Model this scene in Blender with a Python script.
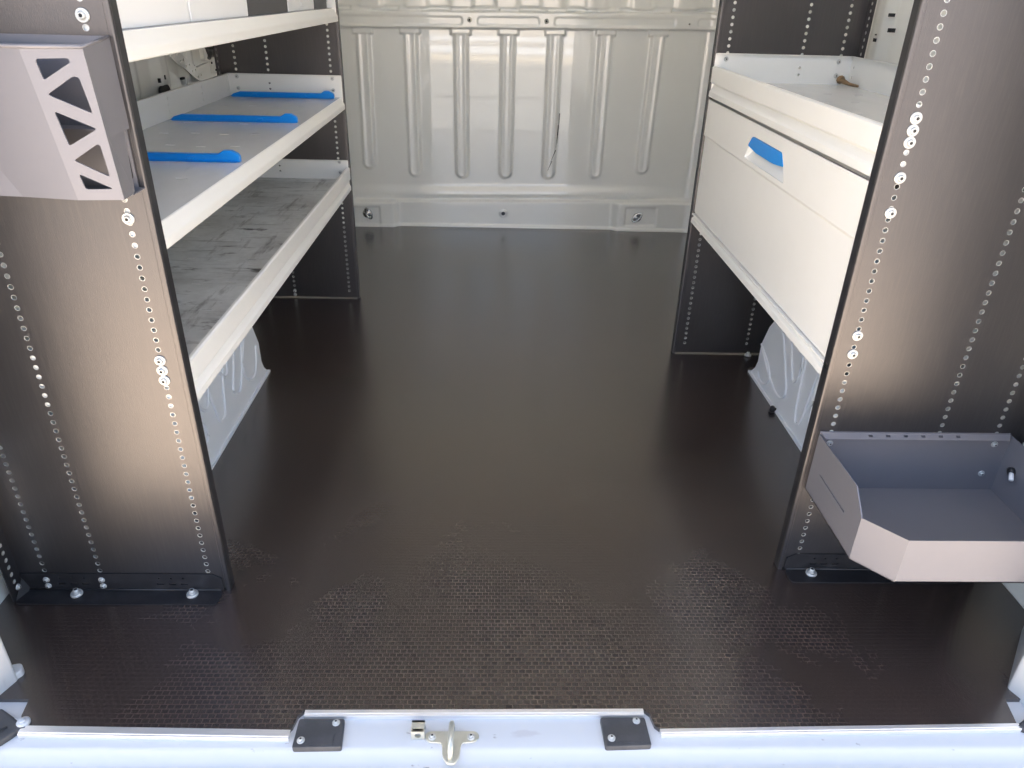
import bpy, bmesh, math, random
from mathutils import Vector, Matrix
from mathutils.geometry import delaunay_2d_cdt
random.seed(7)
PI = math.pi
for o in list(bpy.data.objects):
    bpy.data.objects.remove(o)
scene = bpy.context.scene
COL = scene.collection

# ------------------------------------------------------------------ camera
cam_d = bpy.data.cameras.new('camera')
cam_d.sensor_fit = 'HORIZONTAL'
cam_d.sensor_width = 36.0
cam_d.lens = 36.0 * 735.51 / 1024
cam_d.clip_start = 0.02
cam = bpy.data.objects.new('camera', cam_d)
COL.objects.link(cam)
_r = Vector((0.99952146, -0.01942331, 0.02407441))
_u = Vector((-0.01206668, 0.47179175, 0.88162744))
_f = Vector((0.02848223, 0.88149605, -0.4713316))
cam.matrix_world = Matrix(((_r.x, _u.x, -_f.x, 0), (_r.y, _u.y, -_f.y, 0), (_r.z, _u.z, -_f.z, 1.0), (0, 0, 0, 1)))
scene.camera = cam

# ------------------------------------------------------------------ sky, sun, exposure
world = bpy.data.worlds.new('world')
scene.world = world
world.use_nodes = True
wn = world.node_tree
wn.nodes.clear()
wo = wn.nodes.new('ShaderNodeOutputWorld')
wb = wn.nodes.new('ShaderNodeBackground')
sky = wn.nodes.new('ShaderNodeTexSky')
sky.sky_type = 'NISHITA'
sky.sun_disc = False
sky.sun_elevation = math.radians(60)
sky.sun_rotation = math.radians(-43)
sky.dust_density = 2.5
sky.air_density = 1.0
wb.inputs['Strength'].default_value = 0.185
hs = wn.nodes.new('ShaderNodeHueSaturation')
hs.inputs['Saturation'].default_value = 0.85        # hazy sky
wn.links.new(sky.outputs[0], hs.inputs['Color'])
wn.links.new(hs.outputs[0], wb.inputs[0])
wn.links.new(wb.outputs[0], wo.inputs[0])
sun_d = bpy.data.lights.new('sun', 'SUN')
sun_d.energy = 11.0
sun_d.angle = math.radians(0.6)
sun_d.color = (1.0, 0.94, 0.85)
sun = bpy.data.objects.new('sun', sun_d)
COL.objects.link(sun)
sun.location = (-6, 6, 12)
sun.rotation_euler = Vector((0.36, -0.38, -0.852)).to_track_quat('-Z', 'Y').to_euler()
scene.view_settings.view_transform = 'Standard'
scene.view_settings.look = 'None'
scene.view_settings.exposure = 1.86
scene.view_settings.gamma = 1.0
scene.view_settings.use_curve_mapping = False

# ------------------------------------------------------------------ materials
def nd(nt, t, **kw):
    n = nt.nodes.new(t)
    for k, v in kw.items():
        setattr(n, k, v)
    return n

def mat(name, col, rough=0.5, metal=0.0, spec=0.5, coat=0.0, coat_rough=0.05, bump=0.0, bscale=200.0, bstretch=(1, 1, 1),
        var=0.0, vscale=6.0, vstretch=(1, 1, 1), vcol=None, rvar=0.0, aniso=0.0):
    m = bpy.data.materials.new(name)
    m.use_nodes = True
    nt = m.node_tree
    b = nt.nodes['Principled BSDF']
    b.inputs['Base Color'].default_value = (*col, 1)
    b.inputs['Roughness'].default_value = rough
    b.inputs['Metallic'].default_value = metal
    b.inputs['Specular IOR Level'].default_value = spec
    b.inputs['Coat Weight'].default_value = coat
    b.inputs['Coat Roughness'].default_value = coat_rough
    if coat >= 1.0: b.inputs['Coat IOR'].default_value = 1.75
    tc = nd(nt, 'ShaderNodeTexCoord')
    if var > 0:
        mp = nd(nt, 'ShaderNodeMapping')
        mp.inputs['Scale'].default_value = vstretch
        nt.links.new(tc.outputs['Object'], mp.inputs[0])
        n = nd(nt, 'ShaderNodeTexNoise')
        n.inputs['Scale'].default_value = vscale
        n.inputs['Detail'].default_value = 6
        n.inputs['Roughness'].default_value = 0.65
        nt.links.new(mp.outputs[0], n.inputs['Vector'])
        r = nd(nt, 'ShaderNodeMapRange')
        r.inputs[1].default_value = 0.45
        r.inputs[2].default_value = 0.75
        r.inputs[3].default_value = 0
        r.inputs[4].default_value = var
        nt.links.new(n.outputs[0], r.inputs[0])
        mx = nd(nt, 'ShaderNodeMix', data_type='RGBA')
        mx.inputs['A'].default_value = (*col, 1)
        mx.inputs['B'].default_value = (*(vcol or tuple(c * 0.5 for c in col)), 1)
        nt.links.new(r.outputs[0], mx.inputs['Factor'])
        nt.links.new(mx.outputs['Result'], b.inputs['Base Color'])
        if rvar:
            r2 = nd(nt, 'ShaderNodeMapRange')
            r2.inputs[1].default_value = 0.35
            r2.inputs[2].default_value = 0.75
            r2.inputs[3].default_value = rough
            r2.inputs[4].default_value = rough + rvar
            nt.links.new(n.outputs[0], r2.inputs[0])
            nt.links.new(r2.outputs[0], b.inputs['Roughness'])
    if bump > 0:
        mp2 = nd(nt, 'ShaderNodeMapping')
        mp2.inputs['Scale'].default_value = bstretch
        nt.links.new(tc.outputs['Object'], mp2.inputs[0])
        n2 = nd(nt, 'ShaderNodeTexNoise')
        n2.inputs['Scale'].default_value = bscale
        n2.inputs['Detail'].default_value = 3
        nt.links.new(mp2.outputs[0], n2.inputs['Vector'])
        bp = nd(nt, 'ShaderNodeBump')
        bp.inputs['Strength'].default_value = bump
        bp.inputs['Distance'].default_value = 0.002
        nt.links.new(n2.outputs[0], bp.inputs['Height'])
        nt.links.new(bp.outputs[0], b.inputs['Normal'])
    return m

M = {}
M['body'] = mat('van_body_paint', (0.90, 0.91, 0.87), 0.42, coat=1.0, coat_rough=0.03, var=0.05, vscale=5, vcol=(0.5, 0.5, 0.46))
M['sill'] = mat('shaded_sill_paint', (0.53, 0.55, 0.57), 0.35, coat=0.35, coat_rough=0.08, var=0.22, vscale=9, vcol=(0.55, 0.56, 0.6))  # body paint darkened to stand in for sky light blocked at the sill
M['arch'] = mat('arch_body_paint', (0.84, 0.86, 0.88), 0.4, var=0.12, vscale=8, vcol=(0.6, 0.62, 0.66))
M['white'] = mat('white_shelf_paint', (0.86, 0.86, 0.83), 0.32, var=0.06, vscale=14, vcol=(0.6, 0.6, 0.55))
M['shelf_top'] = mat('shelf_top_paint', (0.70, 0.72, 0.74), 0.26, var=0.25, vscale=9, vcol=(0.50, 0.52, 0.53), vstretch=(2.5, 1, 1))
M['panel'] = mat('anthracite_panel', (0.108, 0.103, 0.107), 0.29, metal=0.80, bump=0.13, bscale=1100, bstretch=(1.0, 1.0, 0.35), var=0.5, vscale=4,
                 vcol=(0.138, 0.131, 0.130), vstretch=(70, 70, 4), rvar=0.10)
M['galv'] = mat('galvanised_steel', (0.62, 0.63, 0.62), 0.40, metal=0.5, var=0.4, vscale=60)
M['blue'] = mat('blue_plastic', (0.0, 0.265, 0.80), 0.34)
M['grey_coat'] = mat('grey_powder_coat', (0.208, 0.204, 0.225), 0.40, metal=0.28, bump=0.05, bscale=900, var=0.3, vscale=10, vcol=(0.18, 0.177, 0.198))
M['alu'] = mat('aluminium_strip', (0.85, 0.85, 0.85), 0.3, metal=0.7)
M['rubber'] = mat('black_rubber', (0.05, 0.052, 0.057), 0.5, bump=0.1, bscale=300, var=0.6, vscale=25, vcol=(0.11, 0.11, 0.115))
M['black'] = mat('black_plastic', (0.012, 0.012, 0.014), 0.42)
M['bracket'] = mat('black_bracket', (0.016, 0.016, 0.019), 0.42, var=0.5, vscale=30, vcol=(0.05, 0.05, 0.055))
M['dark_bin'] = mat('dark_grey_bin_plastic', (0.055, 0.055, 0.06), 0.45)
M['bin_white'] = mat('white_bin_plastic', (0.84, 0.85, 0.86), 0.4)
M['dark_hole'] = mat('dark_recess', (0.02, 0.02, 0.02), 0.7)
M['steel'] = mat('bright_steel', (0.50, 0.50, 0.49), 0.22, metal=1.0)
M['zinc'] = mat('yellowish_zinc_plate', (0.60, 0.60, 0.53), 0.34, metal=0.6, var=0.5, vscale=40, vcol=(0.42, 0.43, 0.36))
M['twig'] = mat('brown_scrap', (0.30, 0.19, 0.10), 0.7, var=0.7, vscale=80)
M['paving'] = mat('pale_paving', (0.57, 0.47, 0.355), 0.85, bump=0.4, bscale=60, var=0.5, vscale=2, vcol=(0.50, 0.41, 0.31))
M['asphalt'] = mat('road_asphalt', (0.17, 0.165, 0.16), 0.9, bump=0.4, bscale=80, var=0.4, vscale=2)
M['facade'] = mat('sandy_render', (0.52, 0.46, 0.41), 0.85, var=0.3, vscale=2)
M['stripe_white'] = mat('stripe_white_paint', (0.85, 0.86, 0.88), 0.5)  # colours of the boards added for the bulkhead reflection
M['stripe_cream'] = mat('stripe_cream_paint', (0.80, 0.70, 0.55), 0.5)
M['bumper'] = mat('grey_bumper', (0.12, 0.12, 0.12), 0.6)

def add_chips(m, scale, lo, col, stretch=(1, 1, 1)):
    nt = m.node_tree
    b = nt.nodes['Principled BSDF']
    src = b.inputs['Base Color'].links[0].from_socket
    tc = nd(nt, 'ShaderNodeTexCoord')
    mp = nd(nt, 'ShaderNodeMapping'); mp.inputs['Scale'].default_value = stretch
    n = nd(nt, 'ShaderNodeTexNoise'); n.inputs['Scale'].default_value = scale; n.inputs['Detail'].default_value = 5
    r = nd(nt, 'ShaderNodeMapRange'); r.inputs[1].default_value = lo; r.inputs[2].default_value = lo + 0.05; r.inputs[4].default_value = 0.8
    mx = nd(nt, 'ShaderNodeMix', data_type='RGBA'); mx.inputs['B'].default_value = (*col, 1)
    nt.links.new(tc.outputs['Object'], mp.inputs[0]); nt.links.new(mp.outputs[0], n.inputs['Vector'])
    nt.links.new(n.outputs[0], r.inputs[0]); nt.links.new(r.outputs[0], mx.inputs['Factor'])
    nt.links.new(src, mx.inputs['A']); nt.links.new(mx.outputs['Result'], b.inputs['Base Color'])
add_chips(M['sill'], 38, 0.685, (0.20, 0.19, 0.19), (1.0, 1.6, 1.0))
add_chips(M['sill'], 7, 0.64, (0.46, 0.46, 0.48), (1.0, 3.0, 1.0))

def floor_mat():
    m = bpy.data.materials.new('phenolic_floor_board')
    m.use_nodes = True
    nt = m.node_tree
    b = nt.nodes['Principled BSDF']
    tc = nd(nt, 'ShaderNodeTexCoord')
    # worn patches and pale dust
    n = nd(nt, 'ShaderNodeTexNoise')
    n.inputs['Scale'].default_value = 1.6
    n.inputs['Detail'].default_value = 3
    n.inputs['Roughness'].default_value = 0.5
    nt.links.new(tc.outputs['Object'], n.inputs['Vector'])
    cr = nd(nt, 'ShaderNodeValToRGB')
    cr.color_ramp.elements[0].position = 0.38
    cr.color_ramp.elements[0].color = (0.029, 0.0205, 0.0180, 1)
    cr.color_ramp.elements[1].position = 0.72
    cr.color_ramp.elements[1].color = (0.038, 0.0275, 0.0240, 1)
    nt.links.new(n.outputs[0], cr.inputs[0])
    # fine scratches running along the van
    mp = nd(nt, 'ShaderNodeMapping')
    mp.inputs['Scale'].default_value = (60, 5, 1)
    mp.inputs['Rotation'].default_value = (0, 0, 0.25)
    nt.links.new(tc.outputs['Object'], mp.inputs[0])
    n3 = nd(nt, 'ShaderNodeTexNoise')
    n3.inputs['Scale'].default_value = 1.6
    n3.inputs['Detail'].default_value = 4
    nt.links.new(mp.outputs[0], n3.inputs['Vector'])
    r3 = nd(nt, 'ShaderNodeMapRange')
    r3.inputs[1].default_value = 0.70
    r3.inputs[2].default_value = 0.82
    r3.inputs[4].default_value = 0.2
    nt.links.new(n3.outputs[0], r3.inputs[0])
    mx = nd(nt, 'ShaderNodeMix', data_type='RGBA')
    nt.links.new(r3.outputs[0], mx.inputs['Factor'])
    nt.links.new(cr.outputs[0], mx.inputs['A'])
    mx.inputs['B'].default_value = (0.10, 0.085, 0.075, 1)
    n4 = nd(nt, 'ShaderNodeTexNoise')
    n4.inputs['Scale'].default_value = 3.1
    n4.inputs['Detail'].default_value = 7
    n4.inputs['Roughness'].default_value = 0.62
    n4.inputs['Distortion'].default_value = 0.6
    nt.links.new(tc.outputs['Object'], n4.inputs['Vector'])
    r4 = nd(nt, 'ShaderNodeMapRange')
    r4.inputs[1].default_value = 0.53
    r4.inputs[2].default_value = 0.80
    r4.inputs[4].default_value = 0.36
    nt.links.new(n4.outputs[0], r4.inputs[0])
    mxd = nd(nt, 'ShaderNodeMix', data_type='RGBA')
    nt.links.new(r4.outputs[0], mxd.inputs['Factor'])
    nt.links.new(mx.outputs['Result'], mxd.inputs['A'])
    mxd.inputs['B'].default_value = (0.085, 0.072, 0.066, 1)
    mx2 = nd(nt, 'ShaderNodeMix', data_type='RGBA', blend_type='MULTIPLY')
    nt.links.new(mxd.outputs['Result'], mx2.inputs['A'])
    mx2.inputs['Factor'].default_value = 1.0
    rb = nd(nt, 'ShaderNodeMapRange')
    rb.inputs[3].default_value = 1.62
    rb.inputs[4].default_value = 0.90
    nt.links.new(rb.outputs[0], mx2.inputs['B'])
    nt.links.new(mx2.outputs['Result'], b.inputs['Base Color'])
    # wire-mesh embossing: a fine staggered grid
    br = nd(nt, 'ShaderNodeTexBrick')
    br.offset = 0.5
    br.inputs['Scale'].default_value = 1.0
    br.inputs['Brick Width'].default_value = 0.0115
    br.inputs['Row Height'].default_value = 0.0085
    br.inputs['Mortar Size'].default_value = 0.0022
    br.inputs['Mortar Smooth'].default_value = 1.0
    br.inputs['Color1'].default_value = (1, 1, 1, 1)
    br.inputs['Color2'].default_value = (1, 1, 1, 1)
    br.inputs['Mortar'].default_value = (0, 0, 0, 1)
    nt.links.new(tc.outputs['Object'], br.inputs['Vector'])
    nt.links.new(br.outputs['Color'], rb.inputs[0])
    bp = nd(nt, 'ShaderNodeBump')
    bp.inputs['Strength'].default_value = 0.09
    bp.inputs['Distance'].default_value = 0.0006
    nt.links.new(br.outputs['Color'], bp.inputs['Height'])
    nt.links.new(bp.outputs[0], b.inputs['Normal'])
    rr = nd(nt, 'ShaderNodeMapRange')
    rr.inputs[1].default_value = 0.3
    rr.inputs[2].default_value = 0.75
    rr.inputs[3].default_value = 0.24
    rr.inputs[4].default_value = 0.28
    nt.links.new(n.outputs[0], rr.inputs[0])
    nt.links.new(rr.outputs[0], b.inputs['Roughness'])
    b.inputs['Specular IOR Level'].default_value = 0.8
    b.inputs['Coat Weight'].default_value = 0.6
    b.inputs['Coat Roughness'].default_value = 0.22
    return m
M['floor'] = floor_mat()

def dirty_mat():
    m = bpy.data.materials.new('scuffed_shelf_top')
    m.use_nodes = True
    nt = m.node_tree
    b = nt.nodes['Principled BSDF']
    tc = nd(nt, 'ShaderNodeTexCoord')
    def noise(scale, stretch, lo, hi, detail=8, off=0):
        mp = nd(nt, 'ShaderNodeMapping')
        mp.inputs['Scale'].default_value = stretch
        mp.inputs['Location'].default_value = (off, off * 1.7, 0)
        nt.links.new(tc.outputs['Object'], mp.inputs[0])
        n = nd(nt, 'ShaderNodeTexNoise')
        n.inputs['Scale'].default_value = scale
        n.inputs['Detail'].default_value = detail
        n.inputs['Roughness'].default_value = 0.7
        nt.links.new(mp.outputs[0], n.inputs['Vector'])
        r = nd(nt, 'ShaderNodeMapRange')
        r.inputs[1].default_value = lo
        r.inputs[2].default_value = hi
        nt.links.new(n.outputs[0], r.inputs[0])
        return r.outputs[0]
    def mix(f, a, bcol):
        x = nd(nt, 'ShaderNodeMix', data_type='RGBA')
        nt.links.new(f, x.inputs['Factor'])
        if isinstance(a, tuple): x.inputs['A'].default_value = a
        else: nt.links.new(a, x.inputs['A'])
        x.inputs['B'].default_value = bcol
        return x.outputs['Result']
    c = mix(noise(5, (1, 1, 1), 0.40, 0.75), (0.74, 0.76, 0.76, 1), (0.42, 0.42, 0.41, 1))
    c = mix(noise(5, (1.2, 8, 1), 0.55, 0.75, off=3), c, (0.16, 0.155, 0.15, 1))
    c = mix(noise(4, (6, 1.0, 1), 0.56, 0.72, off=8), c, (0.15, 0.145, 0.14, 1))
    c = mix(noise(9, (1, 2.5, 1), 0.60, 0.70, off=5), c, (0.06, 0.06, 0.06, 1))
    nt.links.new(c, b.inputs['Base Color'])
    b.inputs['Roughness'].default_value = 0.45
    return m
M['dirty'] = dirty_mat()

# ------------------------------------------------------------------ mesh helpers
class MB:
    """Collects vertices and faces in world coordinates; build() links them as ONE mesh object."""
    def __init__(s):
        s.v = []; s.f = []; s.m = []; s.sm = []
    def add(s, vs, fs, mi=0, smooth=False):
        o = len(s.v)
        s.v += [tuple(p) for p in vs]
        for f in fs:
            s.f.append([i + o for i in f]); s.m.append(mi); s.sm.append(smooth)
        return s
    def box(s, a, b, mi=0):
        x0, y0, z0 = [min(p, q) for p, q in zip(a, b)]
        x1, y1, z1 = [max(p, q) for p, q in zip(a, b)]
        return s.add([(x0, y0, z0), (x1, y0, z0), (x1, y1, z0), (x0, y1, z0), (x0, y0, z1), (x1, y0, z1), (x1, y1, z1), (x0, y1, z1)],
                     [(3, 2, 1, 0), (4, 5, 6, 7), (0, 1, 5, 4), (1, 2, 6, 5), (2, 3, 7, 6), (3, 0, 4, 7)], mi)
    def prism(s, poly, axis, a, b, mi=0, smooth=False):
        """poly: 2-D points in the two other axes (in x,y,z order), extruded from a to b."""
        def P(p, t):
            return {'x': (t, p[0], p[1]), 'y': (p[0], t, p[1]), 'z': (p[0], p[1], t)}[axis]
        n = len(poly)
        s.add([P(p, a) for p in poly] + [P(p, b) for p in poly],
              [tuple(reversed(range(n))), tuple(range(n, 2 * n))], mi)
        o = len(s.v) - 2 * n
        for i in range(n):
            j = (i + 1) % n
            s.f.append([o + i, o + j, o + n + j, o + n + i]); s.m.append(mi); s.sm.append(smooth)
        return s
    def hexa(s, bottom, top, mi=0):
        n = len(bottom)
        fs = [tuple(reversed(range(n))), tuple(range(n, 2 * n))] + [(i, (i + 1) % n, n + (i + 1) % n, n + i) for i in range(n)]
        return s.add(list(bottom) + list(top), fs, mi)
    def tube(s, pts, r, n=8, mi=0, closed=False):
        pts = [Vector(p) for p in pts]
        m = len(pts); rings = []
        for i, p in enumerate(pts):
            if closed: t = pts[(i + 1) % m] - pts[i - 1]
            else: t = pts[min(i + 1, m - 1)] - pts[max(i - 1, 0)]
            t.normalize()
            a = t.cross(Vector((0, 0, 1)))
            if a.length < 0.1: a = t.cross(Vector((0, 1, 0)))
            a.normalize(); b = t.cross(a)
            rr = r[i] if isinstance(r, (list, tuple)) else r
            rings.append([p + a * rr * math.cos(2 * PI * k / n) + b * rr * math.sin(2 * PI * k / n) for k in range(n)])
        vs = [q for rg in rings for q in rg]
        fs = []
        for i in range(m if closed else m - 1):
            j = (i + 1) % m
            for k in range(n):
                l = (k + 1) % n
                fs.append((i * n + k, i * n + l, j * n + l, j * n + k))
        if not closed:
            fs += [tuple(reversed(range(n))), tuple(range((m - 1) * n, m * n))]
        return s.add(vs, fs, mi, True)
    def lathe(s, prof, c, axis=(0, 0, 1), n=16, mi=0, smooth=True):
        """prof: (radius, height) pairs along axis from c."""
        ax = Vector(axis).normalized()
        a = ax.cross(Vector((1, 0, 0)))
        if a.length < 0.1: a = ax.cross(Vector((0, 1, 0)))
        a.normalize(); b = ax.cross(a); c = Vector(c)
        vs = []; fs = []
        for r, h in prof:
            vs += [c + ax * h + (a * math.cos(2 * PI * k / n) + b * math.sin(2 * PI * k / n)) * max(r, 1e-5) for k in range(n)]
        for i in range(len(prof) - 1):
            for k in range(n):
                l = (k + 1) % n
                fs.append((i * n + k, i * n + l, (i + 1) * n + l, (i + 1) * n + k))
        fs += [tuple(reversed(range(n))), tuple(range((len(prof) - 1) * n, len(prof) * n))]
        return s.add(vs, fs, mi, smooth)
    def plate(s, outline, holes, fn, t, mi=0, rim=None, rim_mi=None, wall_mi=None):
        """Flat sheet with real holes. outline/holes: 2-D loops (CCW); fn(u, v, w) -> xyz; t: thickness.
        rim: width of a rim ring round each hole (material rim_mi)."""
        pts = []; edges = []; tag = []
        def loop(l, tg):
            o = len(pts)
            for p in l: pts.append(Vector((p[0], p[1]))); tag.append(tg)
            for i in range(len(l)): edges.append((o + i, o + (i + 1) % len(l)))
        loop(outline, (-1, 0))
        for k, h in enumerate(holes):
            loop(h, (k, 0))
            if rim:
                cx = sum(p[0] for p in h) / len(h); cy = sum(p[1] for p in h) / len(h)
                big = []
                for p in h:
                    d = Vector((p[0] - cx, p[1] - cy)); L = d.length
                    big.append((cx + d.x / L * (L + rim), cy + d.y / L * (L + rim)))
                loop(big, (k, 1))
        V, E, F, oV, oE, oF = delaunay_2d_cdt(pts, edges, [], 1, 1e-7)
        tg = [tag[o[0]] if o else (-2, 0) for o in oV]
        pos = [(v.x, v.y) for v in V]
        hs = [(sum(p[0] for p in h) / len(h), sum(p[1] for p in h) / len(h)) for h in holes]
        front = []; fm = []
        for f in F:
            t3 = [tg[i] for i in f]
            if all(q == t3[0] and q[0] >= 0 and q[1] == 0 for q in t3): continue      # inside a hole
            same = all(q[0] == t3[0][0] and q[0] >= 0 for q in t3)
            front.append(tuple(f)); fm.append(rim_mi if (rim and same) else mi)
        n = len(pos); o = len(s.v)
        s.v += [tuple(fn(p[0], p[1], 0)) for p in pos] + [tuple(fn(p[0], p[1], t)) for p in pos]
        used = {}
        for f, q in zip(front, fm):
            s.f.append([o + i for i in f]); s.m.append(q); s.sm.append(False)
            s.f.append([o + n + i for i in reversed(f)]); s.m.append(mi); s.sm.append(False)
            for i in range(3):
                e = (f[i], f[(i + 1) % 3])
                if (e[1], e[0]) in used: del used[(e[1], e[0])]
                else: used[e] = 1
        for a, b in used:
            q = mi if tg[a][0] < 0 else (wall_mi if wall_mi is not None else mi)
            s.f.append([o + b, o + a, o + n + a, o + n + b]); s.m.append(q); s.sm.append(False)
        return s
    def build(s, name, mats, parent=None, bevel=0, seg=2, fix=True):
        me = bpy.data.meshes.new(name)
        off = Vector(parent_loc(parent))
        me.from_pydata([tuple(Vector(v) - off) for v in s.v], [], s.f)
        for m in (mats if isinstance(mats, (list, tuple)) else [mats]): me.materials.append(m)
        me.polygons.foreach_set('material_index', s.m)
        me.polygons.foreach_set('use_smooth', s.sm)
        if fix:
            bm = bmesh.new(); bm.from_mesh(me)
            bmesh.ops.recalc_face_normals(bm, faces=bm.faces)
            bm.to_mesh(me); bm.free()
        me.update()
        o = bpy.data.objects.new(name, me)
        COL.objects.link(o)
        if parent: o.parent = parent
        if bevel:
            b = o.modifiers.new('bevel', 'BEVEL'); b.width = bevel; b.segments = seg
            b.limit_method = 'ANGLE'; b.angle_limit = math.radians(40)
        return o

def parent_loc(p):
    l = Vector((0, 0, 0))
    while p:
        l += Vector(p.location); p = p.parent
    return l

def thing(name, label, cat, loc, group=None):
    o = bpy.data.objects.new(name, None); COL.objects.link(o)
    o.location = loc; o.empty_display_size = 0.05
    tag(o, label, cat, group)
    return o

def tag(o, label, cat, group=None):
    o['label'] = label; o['category'] = cat
    if group: o['group'] = group
    return o

def struct(o, label=None):
    o['kind'] = 'structure'
    if label: o['label'] = label; 
    return o

def re_origin(o, loc):
    """Move a top-level mesh's origin to loc without moving it."""
    loc = Vector(loc)
    for v in o.data.vertices: v.co -= loc
    o.location = loc
    return o

def circ(cx, cy, r, n=10):
    return [(cx + r * math.cos(2 * PI * k / n), cy + r * math.sin(2 * PI * k / n)) for k in range(n)]

def rrect(x0, y0, x1, y1, r, n=4):
    out = []
    for cx, cy, a in ((x1 - r, y0 + r, -90), (x1 - r, y1 - r, 0), (x0 + r, y1 - r, 90), (x0 + r, y0 + r, 180)):
        for k in range(n + 1):
            t = math.radians(a + 90 * k / n)
            out.append((cx + r * math.cos(t), cy + r * math.sin(t)))
    return out

def round_poly(pts, r, n=4):
    """Polygon with rounded corners."""
    out = []
    m = len(pts)
    for i in range(m):
        p = Vector(pts[i]); a = (Vector(pts[i - 1]) - p); b = (Vector(pts[(i + 1) % m]) - p)
        q = min(r, a.length * 0.4, b.length * 0.4)
        s = p + a.normalized() * q; e = p + b.normalized() * q
        for k in range(n + 1):
            t = k / n
            out.append(tuple(s * (1 - t) ** 2 + p * 2 * t * (1 - t) + e * t * t))
    return out

def ccw(l):
    a = sum(l[i - 1][0] * l[i][1] - l[i][0] * l[i - 1][1] for i in range(len(l)))
    return l if a > 0 else list(reversed(l))

# ------------------------------------------------------------------ setting: floor, walls, sill
XC = 0.05                    # centre line of the van
YW = 3.492                   # bulkhead
WL, WR = -0.94, 1.01         # inner body sides

def strip_y(x):              # rear edge of the board
    return 0.745
fp = [(-0.70, 0.7475), (-0.305, 0.7385), (-0.297, 0.750), (-0.293, 0.770), (-0.285, 0.779), (0.247, 0.781), (0.256, 0.772), (0.260, 0.752),
      (0.268, 0.744), (0.835, 0.752), (0.845, 0.80), (0.99, 0.80), (1.005, 1.0), (1.005, 3.46), (-0.935, 3.46), (-0.935, 0.80), (-0.72, 0.80), (-0.715, 0.77)]
b = MB(); b.prism(fp, 'z', -0.010, 0.0)
floor = struct(b.build('floor', M['floor']))

b = MB()
for poly in ([(-0.703, 0.737), (-0.703, 0.748), (-0.298, 0.740), (-0.298, 0.729)],):
    b.prism(poly, 'z', -0.012, 0.0012)
    b.prism([(p[0], p[1] + (0.003 if i in (0, 3) else 0.004)) for i, p in enumerate(poly)], 'z', 0.0012, 0.0022)
struct(b.build('trim_1', M['alu'], bevel=0.0012))
b = MB(); b.prism([(-0.284, 0.768), (0.247, 0.770), (0.247, 0.781), (-0.284, 0.779)], 'z', -0.012, 0.0012)
b.prism([(-0.284, 0.772), (0.247, 0.774), (0.247, 0.781), (-0.284, 0.779)], 'z', 0.0012, 0.0022)
struct(b.build('trim_2', M['alu'], bevel=0.0012))
b = MB(); b.prism([(0.267, 0.735), (0.837, 0.744), (0.837, 0.754), (0.267, 0.745)], 'z', -0.012, 0.0012)
b.prism([(0.267, 0.738), (0.837, 0.747), (0.837, 0.754), (0.267, 0.745)], 'z', 0.0012, 0.0022)
struct(b.build('trim_3', M['alu'], bevel=0.0012))

# painted sill: flat ledge, rolled edge, then down to the bumper
prof = [(0.80, -0.007), (0.722, -0.007), (0.716, -0.0105), (0.708, -0.019), (0.700, -0.021), (0.690, -0.022)]
for k in range(1, 7):
    a = k / 6 * PI / 2
    prof.append((0.690 - 0.02 * math.sin(a), -0.022 - 0.02 * (1 - math.cos(a))))
prof += [(0.668, -0.25), (0.80, -0.25)]
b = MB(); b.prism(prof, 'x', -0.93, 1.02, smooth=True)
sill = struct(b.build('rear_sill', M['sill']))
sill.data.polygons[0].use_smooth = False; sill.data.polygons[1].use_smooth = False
m_ = sill.modifiers.new('edges', 'EDGE_SPLIT'); m_.split_angle = math.radians(35)

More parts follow.
